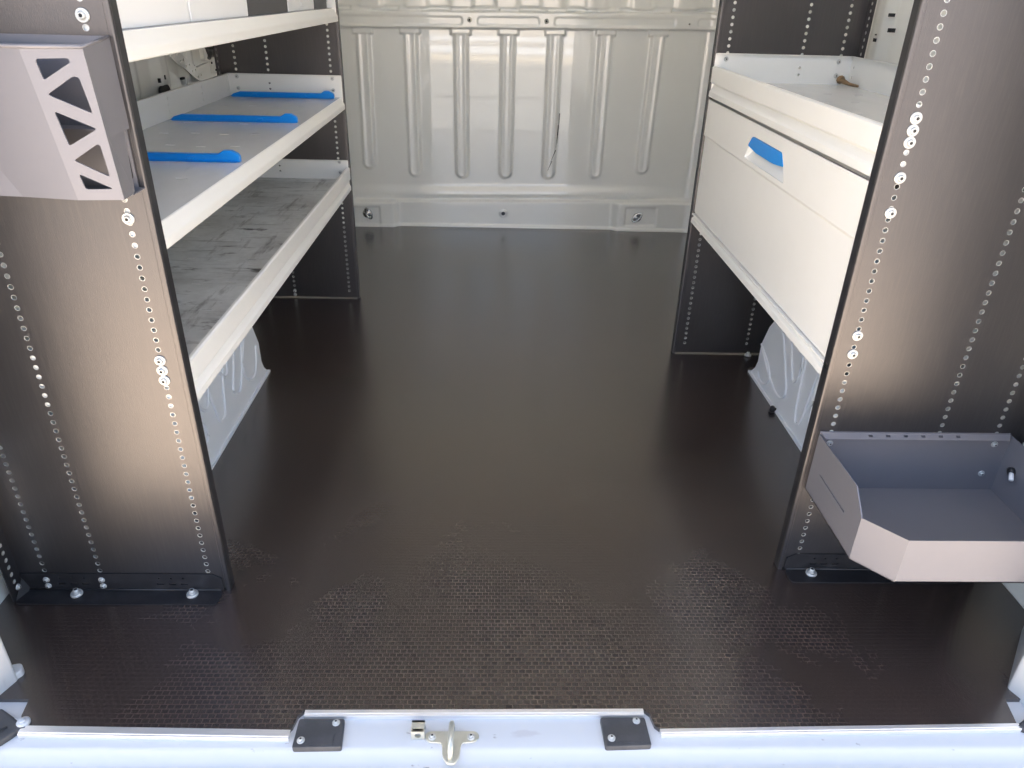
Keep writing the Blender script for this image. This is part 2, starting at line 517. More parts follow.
# bulkhead pressed from one sheet (height field towards the cargo side)
def smooth(a, b_, x):
    t = min(1, max(0, (x - a) / (b_ - a))); return t * t * (3 - 2 * t)
ribs_t = [-0.566, -0.364, -0.147, 0.056, 0.257, 0.476, 0.703]
ribs_b = [-0.573, -0.363, -0.145, 0.055, 0.255, 0.474, 0.690]
zlow = [0.258, 0.226, 0.224, 0.226, 0.228, 0.236, 0.258]
def capsule(x, z, cx, z0, z1, r):
    zc = min(max(z, z0 + r), z1 - r)
    return math.hypot(x - cx, z - zc) - r
def bulk(x, z):
    tilt = 0.015 * (x - XC)                  # the sheet's features climb slightly to the right
    zt = z - tilt
    h = 0.0
    # ribs
    for a, c, zl in zip(ribs_t, ribs_b, zlow):
        cx = c + (a - c) * (z - 0.25) / 0.6
        d = capsule(x, z, cx, zl, 1.2, 0.029)
        if d < 0.01:
            h = max(h, 0.013 * (1 - smooth(-0.010, 0.006, d)))
            d2 = capsule(x, z, cx, zl + 0.014, 1.2, 0.012)
            h -= 0.003 * (1 - smooth(-0.006, 0.006, d2)) if d < -0.008 else 0
        if zt > 0.828 and abs(x - a) < 0.050:
            h = max(h, 0.015 * (1 - smooth(0.040, 0.046, abs(x - a))) * smooth(0.830, 0.836, zt))
    # upper cross bar with embossed panels
    hb = 0.032 * smooth(0.855, 0.860, zt) * (1 - smooth(0.920, 0.926, zt))
    if hb > 0.02:
        for x0, x1 in ((-0.85, -0.14), (-0.075, 0.185), (0.25, 0.765), (0.86, 1.0)):
            dx = max(x0 + 0.012 - x, x - x1 + 0.012, 0); dz = max(abs(zt - 0.886) - 0.004, 0)
            d = math.hypot(dx, dz) - 0.012
            hb -= 0.004 * (1 - smooth(-0.003, 0.003, d))
    h = max(h, hb)
    # lumpy seam above the bar
    if zt > 0.925:
        q = 0.5 + 0.5 * math.tanh(3 * math.sin(x * 2 * PI / 0.19))
        h = max(h, (0.018 + 0.008 * q) * smooth(0.932 - 0.006 * q, 0.944 - 0.006 * q, zt))
    # foot: soft hollow, ledge and stepped foot
    hollow = smooth(-0.72, -0.45, x) * (1 - smooth(0.60, 0.85, x))
    h += 0.016 * hollow * smooth(0.20, 0.155, zt) * smooth(0.125, 0.15, zt) if 0.12 < zt < 0.20 else 0
    end = max(1 - smooth(-0.475, -0.440, x), smooth(0.555, 0.60, x))
    foot = (0.030 + 0.022 * end) * (1 - smooth(0.118, 0.132, zt))
    for cx in (-0.605, 0.700):
        dx = max(abs(x - cx) - 0.07, 0); dz = max(abs(zt - 0.058) - 0.040, 0)
        d = math.hypot(dx, dz)
        if zt < 0.125: foot -= 0.007 * (1 - smooth(0.0, 0.006, d))
    foot += 0.010 * (1 - smooth(0.008, 0.012, z))
    h = max(h, foot)
    # side roll-in near the left and right ends
    h += 0.05 * smooth(0.90, 1.02, x) + 0.05 * smooth(-0.86, -0.95, x) if True else 0
    return h
def smooth_rev(a, b_, x): return smooth(a, b_, x)
xs = [-0.95 + 0.0045 * i for i in range(int(1.98 / 0.0045) + 1)]
zs = [0.0 + 0.0042 * j for j in range(int(0.99 / 0.0042) + 1)] + [1.05, 1.2, 1.5, 1.85]
def smooth2(x): return x
vs = []
for z in zs:
    zq = min(z, 0.99)
    for x in xs:
        hh = bulk(x, zq)
        vs.append((x, YW - hh, z))
nx = len(xs)
fs = [(j * nx + i, j * nx + i + 1, (j + 1) * nx + i + 1, (j + 1) * nx + i) for j in range(len(zs) - 1) for i in range(nx - 1)]
b = MB(); b.add(vs, fs, 0, True)
wall_front = struct(b.build('wall_front', M['body'], fix=False))
b = MB()
for x, z in ((-0.109, 0.888), (0.216, 0.890), (0.824, 0.893)):
    big = x < 0.5
    b.lathe([(0.010, 0), (0.010, 0.003), (0.006, 0.006)] if big else [(0.005, 0), (0.0045, 0.001)], (x, YW - 0.031, z), (0, -1, 0), 14, 0 if big else 1)
    if big: b.lathe([(0.004, 0.006), (0.0035, 0.0065)], (x, YW - 0.031, z), (0, -1, 0), 10, 1)
b.build('bar_screws', [M['zinc'], M['dark_hole']], wall_front)
b = MB(); b.lathe([(0.021, -0.002), (0.021, 0.001), (0.019, 0.002)], (0.048, YW - 0.030, 0.067), (0, -1, 0), 20, 0)
b.lathe([(0.009, 0.002), (0.008, 0.005)], (0.048, YW - 0.030, 0.067), (0, -1, 0), 12, 1)
b.build('washer_screw', [M['body'], M['bumper']], wall_front)
# dark scuff on the fifth rib: a flat smear of rubber
b = MB()
for k, (x, z, dx, dz) in enumerate([(0.293, 0.52, -0.004, -0.13), (0.290, 0.47, -0.006, -0.10), (0.283, 0.36, -0.020, -0.055), (0.268, 0.31, -0.018, -0.045)]):
    y = YW - 0.0131
    b.add([(x - 0.0022, y - 0.0008, z), (x + 0.0022, y - 0.0008, z), (x + dx + 0.0005, y - 0.0008, z + dz), (x + dx - 0.0005, y - 0.0008, z + dz)], [(0, 1, 2, 3)])
b.build('scuff_mark', M['rubber'], wall_front)

# body sides, pressed with shallow vertical beads
def side_wall(name, X, sgn):
    """sgn +1: wall on the left, facing +x."""
    vs = []; ys = [0.80 + 0.02 * i for i in range(int((YW - 0.80) / 0.02) + 2)]
    zz = [-0.01, 0.05, 0.25, 0.30, 0.5, 0.66, 0.68, 0.70, 0.72, 0.74, 0.76, 0.78, 0.80, 0.82, 0.84, 0.88, 0.95, 1.02, 1.1, 1.3, 1.85]
    for z in zz:
        for y in ys:
            h = 0.014 * smooth(0.15, 0.45, math.sin((y - (0.06 if sgn < 0 else 0)) * 2 * PI / 0.20)) * smooth(0.70, 0.74, z) if z > 0.6 else 0
            if z < 0.28: h = 0.058 if sgn > 0 else 0.003
            vs.append((X + sgn * h, y, z))
    n = len(ys)
    fs = [(j * n + i, j * n + i + 1, (j + 1) * n + i + 1, (j + 1) * n + i) for j in range(len(zz) - 1) for i in range(n - 1)]
    b = MB(); b.add(vs, fs, 0, True)
    return struct(b.build(name, M['body'], fix=False))
wall_left = side_wall('wall_left', WL, 1)
wall_right = side_wall('wall_right', WR, -1)
# diagonal perforated brace and pressed openings behind the left shelves
X = WL + 0.016
b = MB()
p0, p1 = Vector((2.29, 0.828)), Vector((2.53, 0.722))
d = (p1 - p0).normalized(); nrm = Vector((-d.y, d.x)); L = (p1 - p0).length
outline = ccw([tuple(p0 + nrm * 0.017), tuple(p1 + nrm * 0.017), tuple(p1 - nrm * 0.017), tuple(p0 - nrm * 0.017)])
holes = [ccw(circ(*(p0 + d * (0.02 + 0.022 * k) + nrm * (0.006 if k % 2 else -0.006)), 0.0045, 8)) for k in range(int(L / 0.022) - 1)]
b.plate(outline, holes, lambda u, v, w: (X - w + 0.01, u, v), 0.003)
b.build('diagonal_brace', M['body'], wall_left)
b = MB()
for (y0, z0, y1, z1) in ((2.205, 0.752, 2.213, 0.768), (2.242, 0.757, 2.250, 0.773), (2.36, 0.744, 2.40, 0.753), (2.47, 0.765, 2.485, 0.78), (2.66, 0.742, 2.72, 0.750), (2.63, 0.766, 2.64, 0.774), (2.50, 0.740, 2.515, 0.752)):
    b.box((X - 0.006, y0, z0), (X + 0.0008, y0 + (y1 - y0) * 0.55, z0 + (z1 - z0) * 0.7))
b.prism(round_poly([(2.185, 0.70), (2.20, 0.742), (2.255, 0.744), (2.275, 0.70)], 0.012), 'x', X - 0.006, X + 0.001)
b.build('pressed_opening', M['dark_hole'], wall_left)
b = MB(); b.prism(round_poly([(2.40, 0.69), (2.42, 0.760), (2.95, 0.792), (2.95, 0.69)], 0.01), 'x', WL, X - 0.004)
b.prism(round_poly([(2.58, 0.778), (2.58, 0.84), (2.95, 0.86), (2.95, 0.80)], 0.01), 'x', WL, X - 0.002)
b.build('pressed_rail', M['body'], wall_left)
b = MB(); b.tube([(X, 2.55, 0.84), (X + 0.02, 2.55, 0.82), (X + 0.022, 2.56, 0.795), (X + 0.01, 2.585, 0.787), (X + 0.015, 2.60, 0.81)], 0.006)
b.build('hook', M['bumper'], wall_left)
# pillar pressing and slots behind the right shelf
b = MB()
for (y0, z0, y1, z1) in ((2.04, 0.93, 2.055, 0.942), (2.10, 0.905, 2.13, 0.915), (2.06, 0.965, 2.066, 0.975), (2.105, 0.92, 2.118, 0.924)):
    b.box((WR - 0.0165, y0, z0), (WR, y0 + (y1 - y0) * 0.5, z0 + (z1 - z0) * 0.8))
b.build('pressed_slot', M['dark_hole'], wall_right)

b = MB(); b.box((-0.98, 0.78, 1.85), (1.05, 3.52, 1.9)); struct(b.build('ceiling', M['body']))

# rear pillars either side of the door opening
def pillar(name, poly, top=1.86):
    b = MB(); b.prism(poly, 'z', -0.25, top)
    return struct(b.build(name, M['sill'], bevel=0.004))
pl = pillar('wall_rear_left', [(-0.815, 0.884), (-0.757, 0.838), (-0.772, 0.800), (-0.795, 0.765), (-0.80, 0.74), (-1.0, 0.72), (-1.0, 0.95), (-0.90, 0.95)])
b = MB(); b.prism(round_poly([(-0.80, 0.85), (-0.762, 0.862), (-0.752, 0.847), (-0.775, 0.82)], 0.008), 'z', -0.01, 0.012)
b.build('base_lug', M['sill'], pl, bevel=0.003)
b = MB(); b.lathe([(0.0095, -0.012), (0.0095, 0.004), (0.007, 0.006)], (-0.704, 0.757, 0.0), (0, 0, 1), 16)
b.lathe([(0.005, 0.006), (0.0045, 0.008)], (-0.704, 0.757, 0.0), (0, 0, 1), 8)
b.box((-0.735, 0.752, -0.008), (-0.704, 0.764, 0.002))
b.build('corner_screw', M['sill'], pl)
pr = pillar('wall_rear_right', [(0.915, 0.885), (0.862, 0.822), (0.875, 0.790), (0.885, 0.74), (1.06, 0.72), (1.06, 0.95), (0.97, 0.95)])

# wheel arches
def arch(name, X, sgn, far, near, loops, plugy=None):
    """sgn=-1: arch on the left (its face looks to +x)."""
    b = MB(); out = sgn
    top = 0.31
    def xs_(z): return X + out * 0.10 * max(0, z) ** 1.6
    ys_edge = [far, far - 0.028, far - 0.062, far - 0.12]
    zs_edge = [0.0, 0.08, 0.18, 0.31]
    prof = [(far - 0.002, 0), (far - 0.034, 0.03), (far - 0.045, 0.055), (far - 0.040, 0.11), (far - 0.065, 0.175), (far - 0.13, 0.26), (far - 0.25, 0.31)]
    face = [(near, 0.0)] + prof + [(near, 0.31)]
    vs = []; n = len(face)
    vs = [(xs_(z), y, z) for y, z in face] + [(X + out * 0.30, y, z) for y, z in face]
    fs = [tuple(range(n))] + [(i, (i + 1) % n, n + (i + 1) % n, n + i) for i in range(n)]
    b.add(vs, fs)
    # weld flange along the floor
    b.box((X - out * 0.006, near, 0.0), (X + out * 0.01, far - 0.002, 0.006))
    for lp in loops:
        pts = []
        m = len(lp)
        for i in range(m - 1):                       # gentle resampling
            for k in range(5):
                t = k / 5
                p0 = lp[max(i - 1, 0)]; p1 = lp[i]; p2 = lp[i + 1]; p3 = lp[min(i + 2, m - 1)]
                q = [0.5 * (2 * p1[j] + (p2[j] - p0[j]) * t + (2 * p0[j] - 5 * p1[j] + 4 * p2[j] - p3[j]) * t * t + (3 * p1[j] - p0[j] - 3 * p2[j] + p3[j]) * t ** 3) for j in (0, 1)]
                pts.append((xs_(q[1]), q[0], max(q[1], 0.008)))
        pts.append((xs_(lp[-1][1]), lp[-1][0], lp[-1][1]))
        b.tube(pts, 0.0035, 6)
    return struct(b.build(name, M['arch'], fix=True))
LL = [[(1.80, 0.21), (1.745, 0.12), (1.765, 0.062), (1.815, 0.044), (1.85, 0.08), (1.865, 0.115)],
      [(1.75, 0.22), (1.66, 0.10), (1.672, 0.070), (1.70, 0.066), (1.74, 0.11), (1.80, 0.18)],
      [(1.56, 0.24), (1.60, 0.165), (1.625, 0.143), (1.645, 0.15), (1.66, 0.20)],
      [(1.50, 0.23), (1.525, 0.12), (1.537, 0.07), (1.56, 0.058), (1.58, 0.072), (1.60, 0.13), (1.64, 0.22)],
      [(1.40, 0.22), (1.45, 0.155), (1.475, 0.133), (1.50, 0.138), (1.53, 0.2)],
      [(1.33, 0.18), (1.43, 0.127), (1.462, 0.085), (1.44, 0.06), (1.33, 0.07)],
      [(1.30, 0.05), (1.25, 0.1), (1.30, 0.2)]]
arch('wheel_arch_left', -0.652, -1, 1.932, 1.12, LL)
RL = [[(1.93, 0.11), (1.855, 0.085), (1.822, 0.055), (1.838, 0.027), (1.878, 0.016), (1.91, 0.03)],
      [(1.86, 0.24), (1.80, 0.19), (1.707, 0.085), (1.718, 0.048), (1.76, 0.041), (1.83, 0.06), (1.91, 0.10)],
      [(1.76, 0.22), (1.705, 0.145), (1.682, 0.121), (1.664, 0.13), (1.655, 0.165), (1.67, 0.23)],
      [(1.56, 0.25), (1.572, 0.15), (1.585, 0.055), (1.612, 0.042), (1.63, 0.10), (1.645, 0.22)],
      [(1.48, 0.2), (1.50, 0.1), (1.52, 0.06), (1.545, 0.1), (1.55, 0.2)]]
arch('wheel_arch_right', 0.783, 1, 1.970, 1.18, RL)

# ground, facade and added striped boards behind the photographer (seen only as reflections)
b = MB(); b.box((-40, -40, -0.68), (40, 40, -0.62)); struct(b.build('ground', M['asphalt']))
b = MB(); b.box((-30, -2.6, -0.62), (30, 12, -0.615)); struct(b.build('ground_paving', M['paving']))
b = MB(); b.box((-14, -13.4, -0.62), (14, -13.0, 2.6)); struct(b.build('wall_facade', M['facade']))
stripe_boards = MB()  # unseen boards, added only to reflect as pale stripes in the bulkhead
for x in (-1.2, 0.2, 1.55): stripe_boards.box((x - 0.04, -6.10, -0.62), (x + 0.04, -6.04, 0.44))
stripe_boards = struct(stripe_boards.build('added_stripe_boards', M['bumper']))
for z0, z1, m in ((0.398, 0.436, 'stripe_cream'), (0.282, 0.350, 'stripe_white'), (0.099, 0.196, 'stripe_white'), (-0.009, 0.058, 'stripe_cream')):
    b = MB(); b.box((-1.25, -6.04, z0), (1.60, -6.0, z1)); b.build('board', M[m], stripe_boards)

# ------------------------------------------------------------------ racks
XL, XR = -0.481, 0.573
YL0, YL1, YR0, YR1 = 1.041, 2.518, 1.105, 2.091
PITCH = 0.01668
PTOP = 1.26

def bolt_mesh(name, r, h, m):
    b = MB()
    b.lathe([(r, 0), (r, h * 0.22), (r * 0.92, h * 0.34), (r * 0.66, h * 0.34), (r * 0.60, h * 0.26), (r * 0.55, h * 0.30), (r * 0.50, h * 0.85), (r * 0.40, h)], (0, 0, 0), (0, 0, 1), 18, smooth=False)
    b.lathe([(r * 0.30, h * 1.0), (r * 0.26, h * 1.02)], (0, 0, 0), (0, 0, 1), 6, 1)
    me_o = b.build(name, [m, M['dark_hole']])
    me = me_o.data
    bpy.data.objects.remove(me_o)
    return me
BOLT = bolt_mesh('bolt', 0.0088, 0.006, M['galv'])
BOLT_S = bolt_mesh('small_bolt', 0.006, 0.005, M['galv'])
BOLT_L = bolt_mesh('floor_bolt', 0.0105, 0.012, M['galv'])
def put(me, name, loc, axis, parent):
    o = bpy.data.objects.new(name, me); COL.objects.link(o)
    o.parent = parent
    o.location = Vector(loc) - parent_loc(parent)
    o.rotation_euler = Vector(axis).to_track_quat('Z', 'Y').to_euler()
    return o

def upright(root, X, Y, s, bolts, z_of, near):
    """Perforated side panel; s=-1 for the left rack (panel runs to -x from X)."""
    cols = (0.0355, 0.231, 0.331) if s < 0 else (0.0345, 0.231, 0.335)
    wid = 0.378
    bd = 0.0085                                    # bead at the aisle edge
    b = MB()
    u0, u1 = bd, wid
    out = [(u0, 0.004), (u1, 0.004), (u1, PTOP), (u0, PTOP)]
    holes = []
    n = int((PTOP - 0.06) / PITCH)
    for c in cols:
        for k in range(n):
            z = z_of + k * PITCH
            holes.append(circ(c, z, 0.0037, 10))
    b.plate(out, holes, lambda u, v, w: (X + s * u, Y + w, v), 0.0016, 0, rim=0.0007, rim_mi=1, wall_mi=1)
    # rolled aisle edge and its return flange
    pr = [(X + s * bd, Y - 0.0004), (X + s * (bd - 0.001), Y - 0.0018), (X + s * 0.003, Y - 0.0016), (X + s * 0.0009, Y - 0.0006), (X, Y + 0.0018)]
    ring = pr + [(X, Y + 0.004), (X + s * 0.0016, Y + 0.004), (X + s * 0.0016, Y + 0.0018), (X + s * bd, Y + 0.0018)]
    o0 = len(b.v); nr = len(ring)
    b.add([(p[0], p[1], 0.0) for p in ring] + [(p[0], p[1], PTOP) for p in ring],
          [tuple(range(nr)), tuple(range(2 * nr - 1, nr - 1, -1))])
    for i in range(nr):
        j = (i + 1) % nr
        b.f.append([o0 + i, o0 + j, o0 + nr + j, o0 + nr + i]); b.m.append(0); b.sm.append(False)
    p = b.build('upright_panel', [M['panel'], M['galv']], root)
    b = MB(); b.prism([(X, Y + 0.004), (X, Y + 0.0205), (X + s * 0.0016, Y + 0.0205), (X + s * 0.0016, Y + 0.004)], 'z', 0.0, PTOP)
    b.build('edge_strip', M['bracket'], p)
    b = MB()
    # rear flange turned towards the door, with its own row of holes
    fl = [(-0.036, 0.004), (0.0016, 0.004), (0.0016, PTOP), (-0.036, PTOP)]
    hl = [circ(-0.018, z_of + 0.006 + k * PITCH, 0.0037, 10) for k in range(n)]
    b.plate(fl, hl, lambda u, v, w: (X + s * (wid + w), Y + u, v), 0.0016, 0, rim=0.0007, rim_mi=1, wall_mi=1)
    b.build('rear_flange', [M['panel'], M['galv']], root)
    for (c, z) in bolts:
        put(BOLT, 'bolt', (X + s * c, Y - 0.0002, z), (0, -1, 0), p)
    # foot bracket: upright leaf, floor leaf, gusset
    if not near: return p
    b = MB()
    a0, a1 = 0.012, wid - 0.002
    lf = [(a0, 0.002), (a1, 0.002), (a1, 0.040), (a0 + 0.016, 0.040), (a0, 0.030)]
    slots = []
    if near:
        for k in range(3):
            for base in ((0.075, 0.255) if s < 0 else (0.06, 0.26)):
                slots.append(rrect(base + k * 0.022, 0.014, base + k * 0.022 + 0.014, 0.019, 0.0022, 3))
                slots.append(circ(base + 0.007 + k * 0.022, 0.030, 0.0022, 8))
    b.plate(lf, slots, lambda u, v, w: (X + s * u, Y - 0.0030 + w, v), 0.0026)
    ff = round_poly([(a0, -0.003), (a1, -0.003), (a1, -0.040), (a0, -0.040)], 0.012)
    ff = [p for p in ff]
    b.prism([(X + s * p[0], Y + p[1]) for p in ff], 'z', 0.0003, 0.0030)
    b.tube([(X + s * (a0 + 0.004), Y - 0.0045, 0.0042), (X + s * (a1 - 0.004), Y - 0.0045, 0.0042)], 0.0022, 6)
    b.add([(X + s * (a1 - 0.001), Y - 0.003, 0.030), (X + s * (a1 - 0.001), Y - 0.034, 0.003), (X + s * (a1 - 0.012), Y - 0.003, 0.003)], [(0, 1, 2)])
    br = b.build('foot_bracket', M['bracket'], p)
    return p

def col(k, z_of=0.0):
    return k
rack_l = thing('shelving_rack', 'long three-tier white shelving rack between dark perforated panels on the left', 'shelving rack', ((XL - 0.19), (YL0 + YL1) / 2, 0))
rack_r = thing('shelving_rack', 'shorter white rack holding a wide drawer between dark perforated panels on the right', 'shelving rack', ((XR + 0.19), (YR0 + YR1) / 2, 0))
zl0 = 0.0287
pLn = upright(rack_l, XL, YL0, -1, [(0.036, 0.702), (0.036, 0.4775), (0.036, 0.4600), (0.036, 0.4425), (0.036, 0.960)], zl0, True)
pLf = upright(rack_l, XL, YL1, -1, [], zl0, False)
zr0 = 0.0365
pRn = upright(rack_r, XR, YR0, 1, [(0.035, 0.852), (0.035, 0.835), (0.035, 0.818), (0.035, 0.767), (0.035, 0.714), (0.035, 0.508), (0.035, 0.474)], zr0, True)
pRf = upright(rack_r, XR, YR1, 1, [], zr0, False)
# bracket bolts
for c in (0.331, 0.231):
    for z in (0.026, 0.0115):
        put(BOLT_S, 'bolt', (XL - c, YL0 - 0.003, z), (0, -1, 0), pLn)
put(BOLT_S, 'bolt', (XL - 0.372 , YL0 - 0.022, 0.026), (1, 0, 0), pLn)
for x in (-0.756, -0.546):
    put(BOLT_L, 'bolt', (x, YL0 - 0.016, 0.003), (0, 0, 1), pLn)
for x in (0.634, 0.858):
    put(BOLT_L, 'bolt', (x, YR0 - 0.016, 0.003), (0, 0, 1), pRn)
for c in (0.231,):
    put(BOLT_S, 'bolt', (XL - c, YL1 - 0.003, 0.026), (0, -1, 0), pLf); put(BOLT_S, 'bolt', (XL - c, YL1 - 0.003, 0.012), (0, -1, 0), pLf)
    put(BOLT_L, 'bolt', (XR + 0.236, YR1 - 0.016, 0.003), (0, 0, 1), pRf)

def slotted(b, x0, x1, y0, y1, z, t, slots, mi):
    b.plate([(x0, y0), (x1, y0), (x1, y1), (x0, y1)], slots, lambda u, v, w: (u, v, z - w), t, mi)

def shelf(root, X, s, Y0, Y1, floor_z, depth, fl_h, raised, topmat, slots=True, name='shelf'):
    """White folded-sheet shelf: floor, front lip, end flanges and back flange.
    raised=True: lip stands above the floor and has a groove; else a sloped front edge."""
    b = MB()
    y0, y1 = Y0 + 0.003, Y1 - 0.0008
    xi = X + s * (0.0258 if raised else 0.0132); xb = X + s * depth
    lo, hi = min(xi, xb), max(xi, xb)
    sl = []
    if slots:
        ny = int((y1 - y0 - 0.1) / 0.155)
        for j in range(ny + 1):
            for k in range(4):
                u = 0.085 + 0.070 * k
                cx = X + s * u; cy = y1 - 0.08 - 0.155 * j + (0.0 if k % 2 else 0.012)
                if cy > y0 + 0.03: sl.append(rrect(cx - 0.011, cy - 0.0028, cx + 0.011, cy + 0.0028, 0.0022, 2))
    slotted(b, lo, hi, y0, y1, floor_z, 0.0015, sl, 1)
    if raised:
        F = floor_z
        P = [(0.026, F), (0.010, F), (0.010, F + 0.036), (0.0085, F + 0.0385), (0.003, F + 0.0385), (0.0, F + 0.036), (0.0, F), (0.002, F - 0.003),
             (0.011, F - 0.0055), (0.0105, F - 0.008), (0.003, F - 0.019), (0.0005, F - 0.024), (0.0, F - 0.036), (0.002, F - 0.0375), (0.022, F - 0.0375), (0.022, F - 0.036), (0.026, F - 0.0015)]
    else:
        F = floor_z
        P = [(0.0135, F), (0.0125, F), (0.011, F - 0.0008), (0.0015, F - 0.018), (0.0003, F - 0.021), (0.0, F - 0.024), (0.0, F - 0.034), (0.0015, F - 0.036), (0.022, F - 0.036), (0.022, F - 0.034),
             (0.003, F - 0.033), (0.0135, F - 0.0015)]
    b.prism([(X + s * p[0], p[1]) for p in P], 'y', Y0 + 0.0225, y1, 0)
    # end flanges with bolt-holes, and back flange
    for ye, sg in ((y0, 1), (y1, -1)):
        zt = floor_z + fl_h
        zh = floor_z - 0.036
        out = ccw([(X + s * 0.0035, zh), (X + s * (depth), zh), (X + s * (depth), zt), (X + s * 0.005, zt), (X + s * 0.0035, zt - 0.004)])
        hl = [circ(X + s * c, z, 0.0035, 8) for c in (0.231,) for z in (floor_z + 0.022, floor_z + 0.039)]
        b.plate(out, hl, lambda u, v, w, ye=ye, sg=sg: (u, ye + sg * (0.0015 - w), v), 0.0015, 0)
        b.box((X + s * 0.006, ye + sg * 0.0015, zt - 0.0015), (X + s * depth, ye + sg * 0.010, zt))
    bh = []
    yy = y0 + 0.24
    while yy < y1 - 0.03:
        for dz in (0.016, 0.033, 0.050): bh.append(rrect(yy - 0.0018, floor_z + dz - 0.005, yy + 0.0018, floor_z + dz + 0.005, 0.0016, 2))
        yy += 0.248
    for dz in (0.02, 0.044): bh.append(rrect(y1 - 0.020, floor_z + dz - 0.004, y1 - 0.015, floor_z + dz + 0.004, 0.0016, 2))
    b.plate([(y0, floor_z - 0.03), (y1, floor_z - 0.03), (y1, floor_z + fl_h), (y0, floor_z + fl_h)], bh,
            lambda u, v, w: (X + s * (depth - 0.0015 + w), u, v), 0.0015, 0)
    b.box((xb, y0, floor_z + fl_h - 0.0015), (xb - s * 0.010, y1, floor_z + fl_h))
    o = b.build(name, [M['white'], topmat], root)
    # fixing bolts at the far flange
    for c in (0.032, 0.331):
        for z in (0.022, 0.056):
            put(BOLT_S, 'bolt', (X + s * c, Y1 - 0.0026, floor_z + z), (0, -1, 0), o)
    return o

SZ1, SZ2, SZ3, SZR = 0.9405, 0.6855, 0.4285, 0.800
shelf(rack_l, XL, -1, YL0, YL1, SZ1, 0.360, 0.066, False, M['shelf_top'])
shelf(rack_l, XL, -1, YL0, YL1, SZ2, 0.360, 0.066, False, M['shelf_top'])
s3 = shelf(rack_l, XL, -1, YL0, YL1, SZ3, 0.360, 0.062, True, M['dirty'])
s3['label'] = 'bottom shelf with a scuffed, dirty grey top'
shelf(rack_r, XR, 1, YR0, YR1, SZR, 0.368, 0.070, True, M['shelf_top'])

# drawer under the right shelf
DX = XR + 0.002
dr = MB()
y0, y1 = YR0 + 0.004, YR1 - 0.003
dz0, dzc, dz1 = 0.4515, 0.666, 0.7575
hole = ccw(round_poly([(1.462, 0.675), (1.726, 0.675), (1.690, 0.7285), (1.500, 0.7285)], 0.007))
# upper leaf carries the handle opening, lower leaf is plain and set back a little
dr.plate([(y0, dzc), (y1, dzc), (y1, dz1), (y0, dz1)], [hole], lambda u, v, w: (DX + w + 0.006 * (dz1 - v) / (dz1 - dzc) * 0.0, u, v), 0.0018)
dr.prism([(DX, dzc), (DX + 0.0035, dzc - 0.006), (DX + 0.0035, dz0 + 0.006), (DX + 0.0045, dz0), (DX + 0.012, dz0), (DX + 0.012, dzc)], 'y', y0, y1)
dr.box((DX, y0, dz1 - 0.0015), (DX + 0.02, y1, dz1))
# scoop behind the opening
n = len(hole)
def sc(u, v): return DX + 0.002 + 0.030 * (v - 0.675) / 0.0535 + 0.001
back = [(sc(u, v), 1.594 + (u - 1.594) * 0.97, v) for u, v in hole]
front = [(DX + 0.0016, u, v) for u, v in hole]
dr.add(front + back, [(i, (i + 1) % n, n + (i + 1) % n, n + i) for i in range(n)] + [tuple(range(n, 2 * n))])
drawer = dr.build('drawer', M['white'], rack_r)
hb = MB()
hp = ccw(round_poly([(1.4800, 0.7040), (1.540, 0.6985), (1.650, 0.6985), (1.7125, 0.7045), (1.6895, 0.7275), (1.5010, 0.7275)], 0.006))
hb.prism(hp, 'x', DX - 0.0012, DX + 0.008)
h_ = hb.build('handle', M['blue'], drawer, bevel=0.0012)
h_['label'] = 'blue plastic pull handle'
bx = MB()                                     # drawer carcass behind the front
bx.box((DX + 0.014, y0 + 0.01, dz0 + 0.003), (DX + 0.355, y1 - 0.01, dz0 + 0.006))
bx.box((DX + 0.35, y0 + 0.01, dz0), (DX + 0.355, y1 - 0.01, dz1 - 0.02))
bx.box((DX + 0.014, y0 + 0.008, dz0), (DX + 0.355, y0 + 0.011, dz1 - 0.02))
bx.box((DX + 0.014, y1 - 0.011, dz0), (DX + 0.355, y1 - 0.008, dz1 - 0.02))
bx.build('drawer_tray', M['white'], drawer)
# base rail that carries the drawer
b = MB()
P = [(0.0, 0.4485), (0.0, 0.4445), (0.006, 0.442), (0.006, 0.4395), (0.0005, 0.4345), (0.0, 0.4225), (0.0015, 0.4205), (0.37, 0.4205), (0.37, 0.4235), (0.012, 0.4235), (0.010, 0.4485)]
b.prism([(XR + p[0], p[1]) for p in P], 'y', YR0 + 0.003, YR1 - 0.0008)
b.build('base_rail', M['white'], rack_r)

# ------------------------------------------------------------------ blue shelf dividers
def divider(label, y, x0, x1, z):
    t = thing('shelf_divider', label, 'shelf divider', ((x0 + x1) / 2, y, z), 'blue dividers lying on the middle shelf')
    b = MB()
    w = 0.013
    P = [(x0, 0.001), (x0 + 0.010, 0.009), (x0 + 0.03, 0.0150), (x1 - 0.042, 0.0145), (x1 - 0.030, 0.0220), (x1 - 0.016, 0.0220), (x1 - 0.003, 0.0155), (x1, 0.011), (x1, 0.0)]
    b.prism([(p[0], z + p[1]) for p in P], 'y', y - w / 2, y + w / 2)
    b.box((x0 + 0.006, y - w / 2 - 0.004, z), (x1 - 0.004, y + w / 2 + 0.004, z + 0.002))
    b.build('bar', M['blue'], t, bevel=0.0015)
    for cx in (x0 + 0.075, x1 - 0.095):
        b = MB()
        b.box((cx - 0.012, y - w / 2 - 0.0025, z + 0.002), (cx + 0.014, y - w / 2 + 0.001, z + 0.0045))
        b.box((cx - 0.006, y - w / 2 - 0.0035, z + 0.003), (cx + 0.008, y - w / 2 + 0.001, z + 0.0095))
        b.build('clip', M['blue'], t, bevel=0.0008)
divider('blue plastic divider nearest the open doors on the white middle shelf, partly behind the panel', 1.515, -0.830, -0.505, SZ2 + 0.0005)
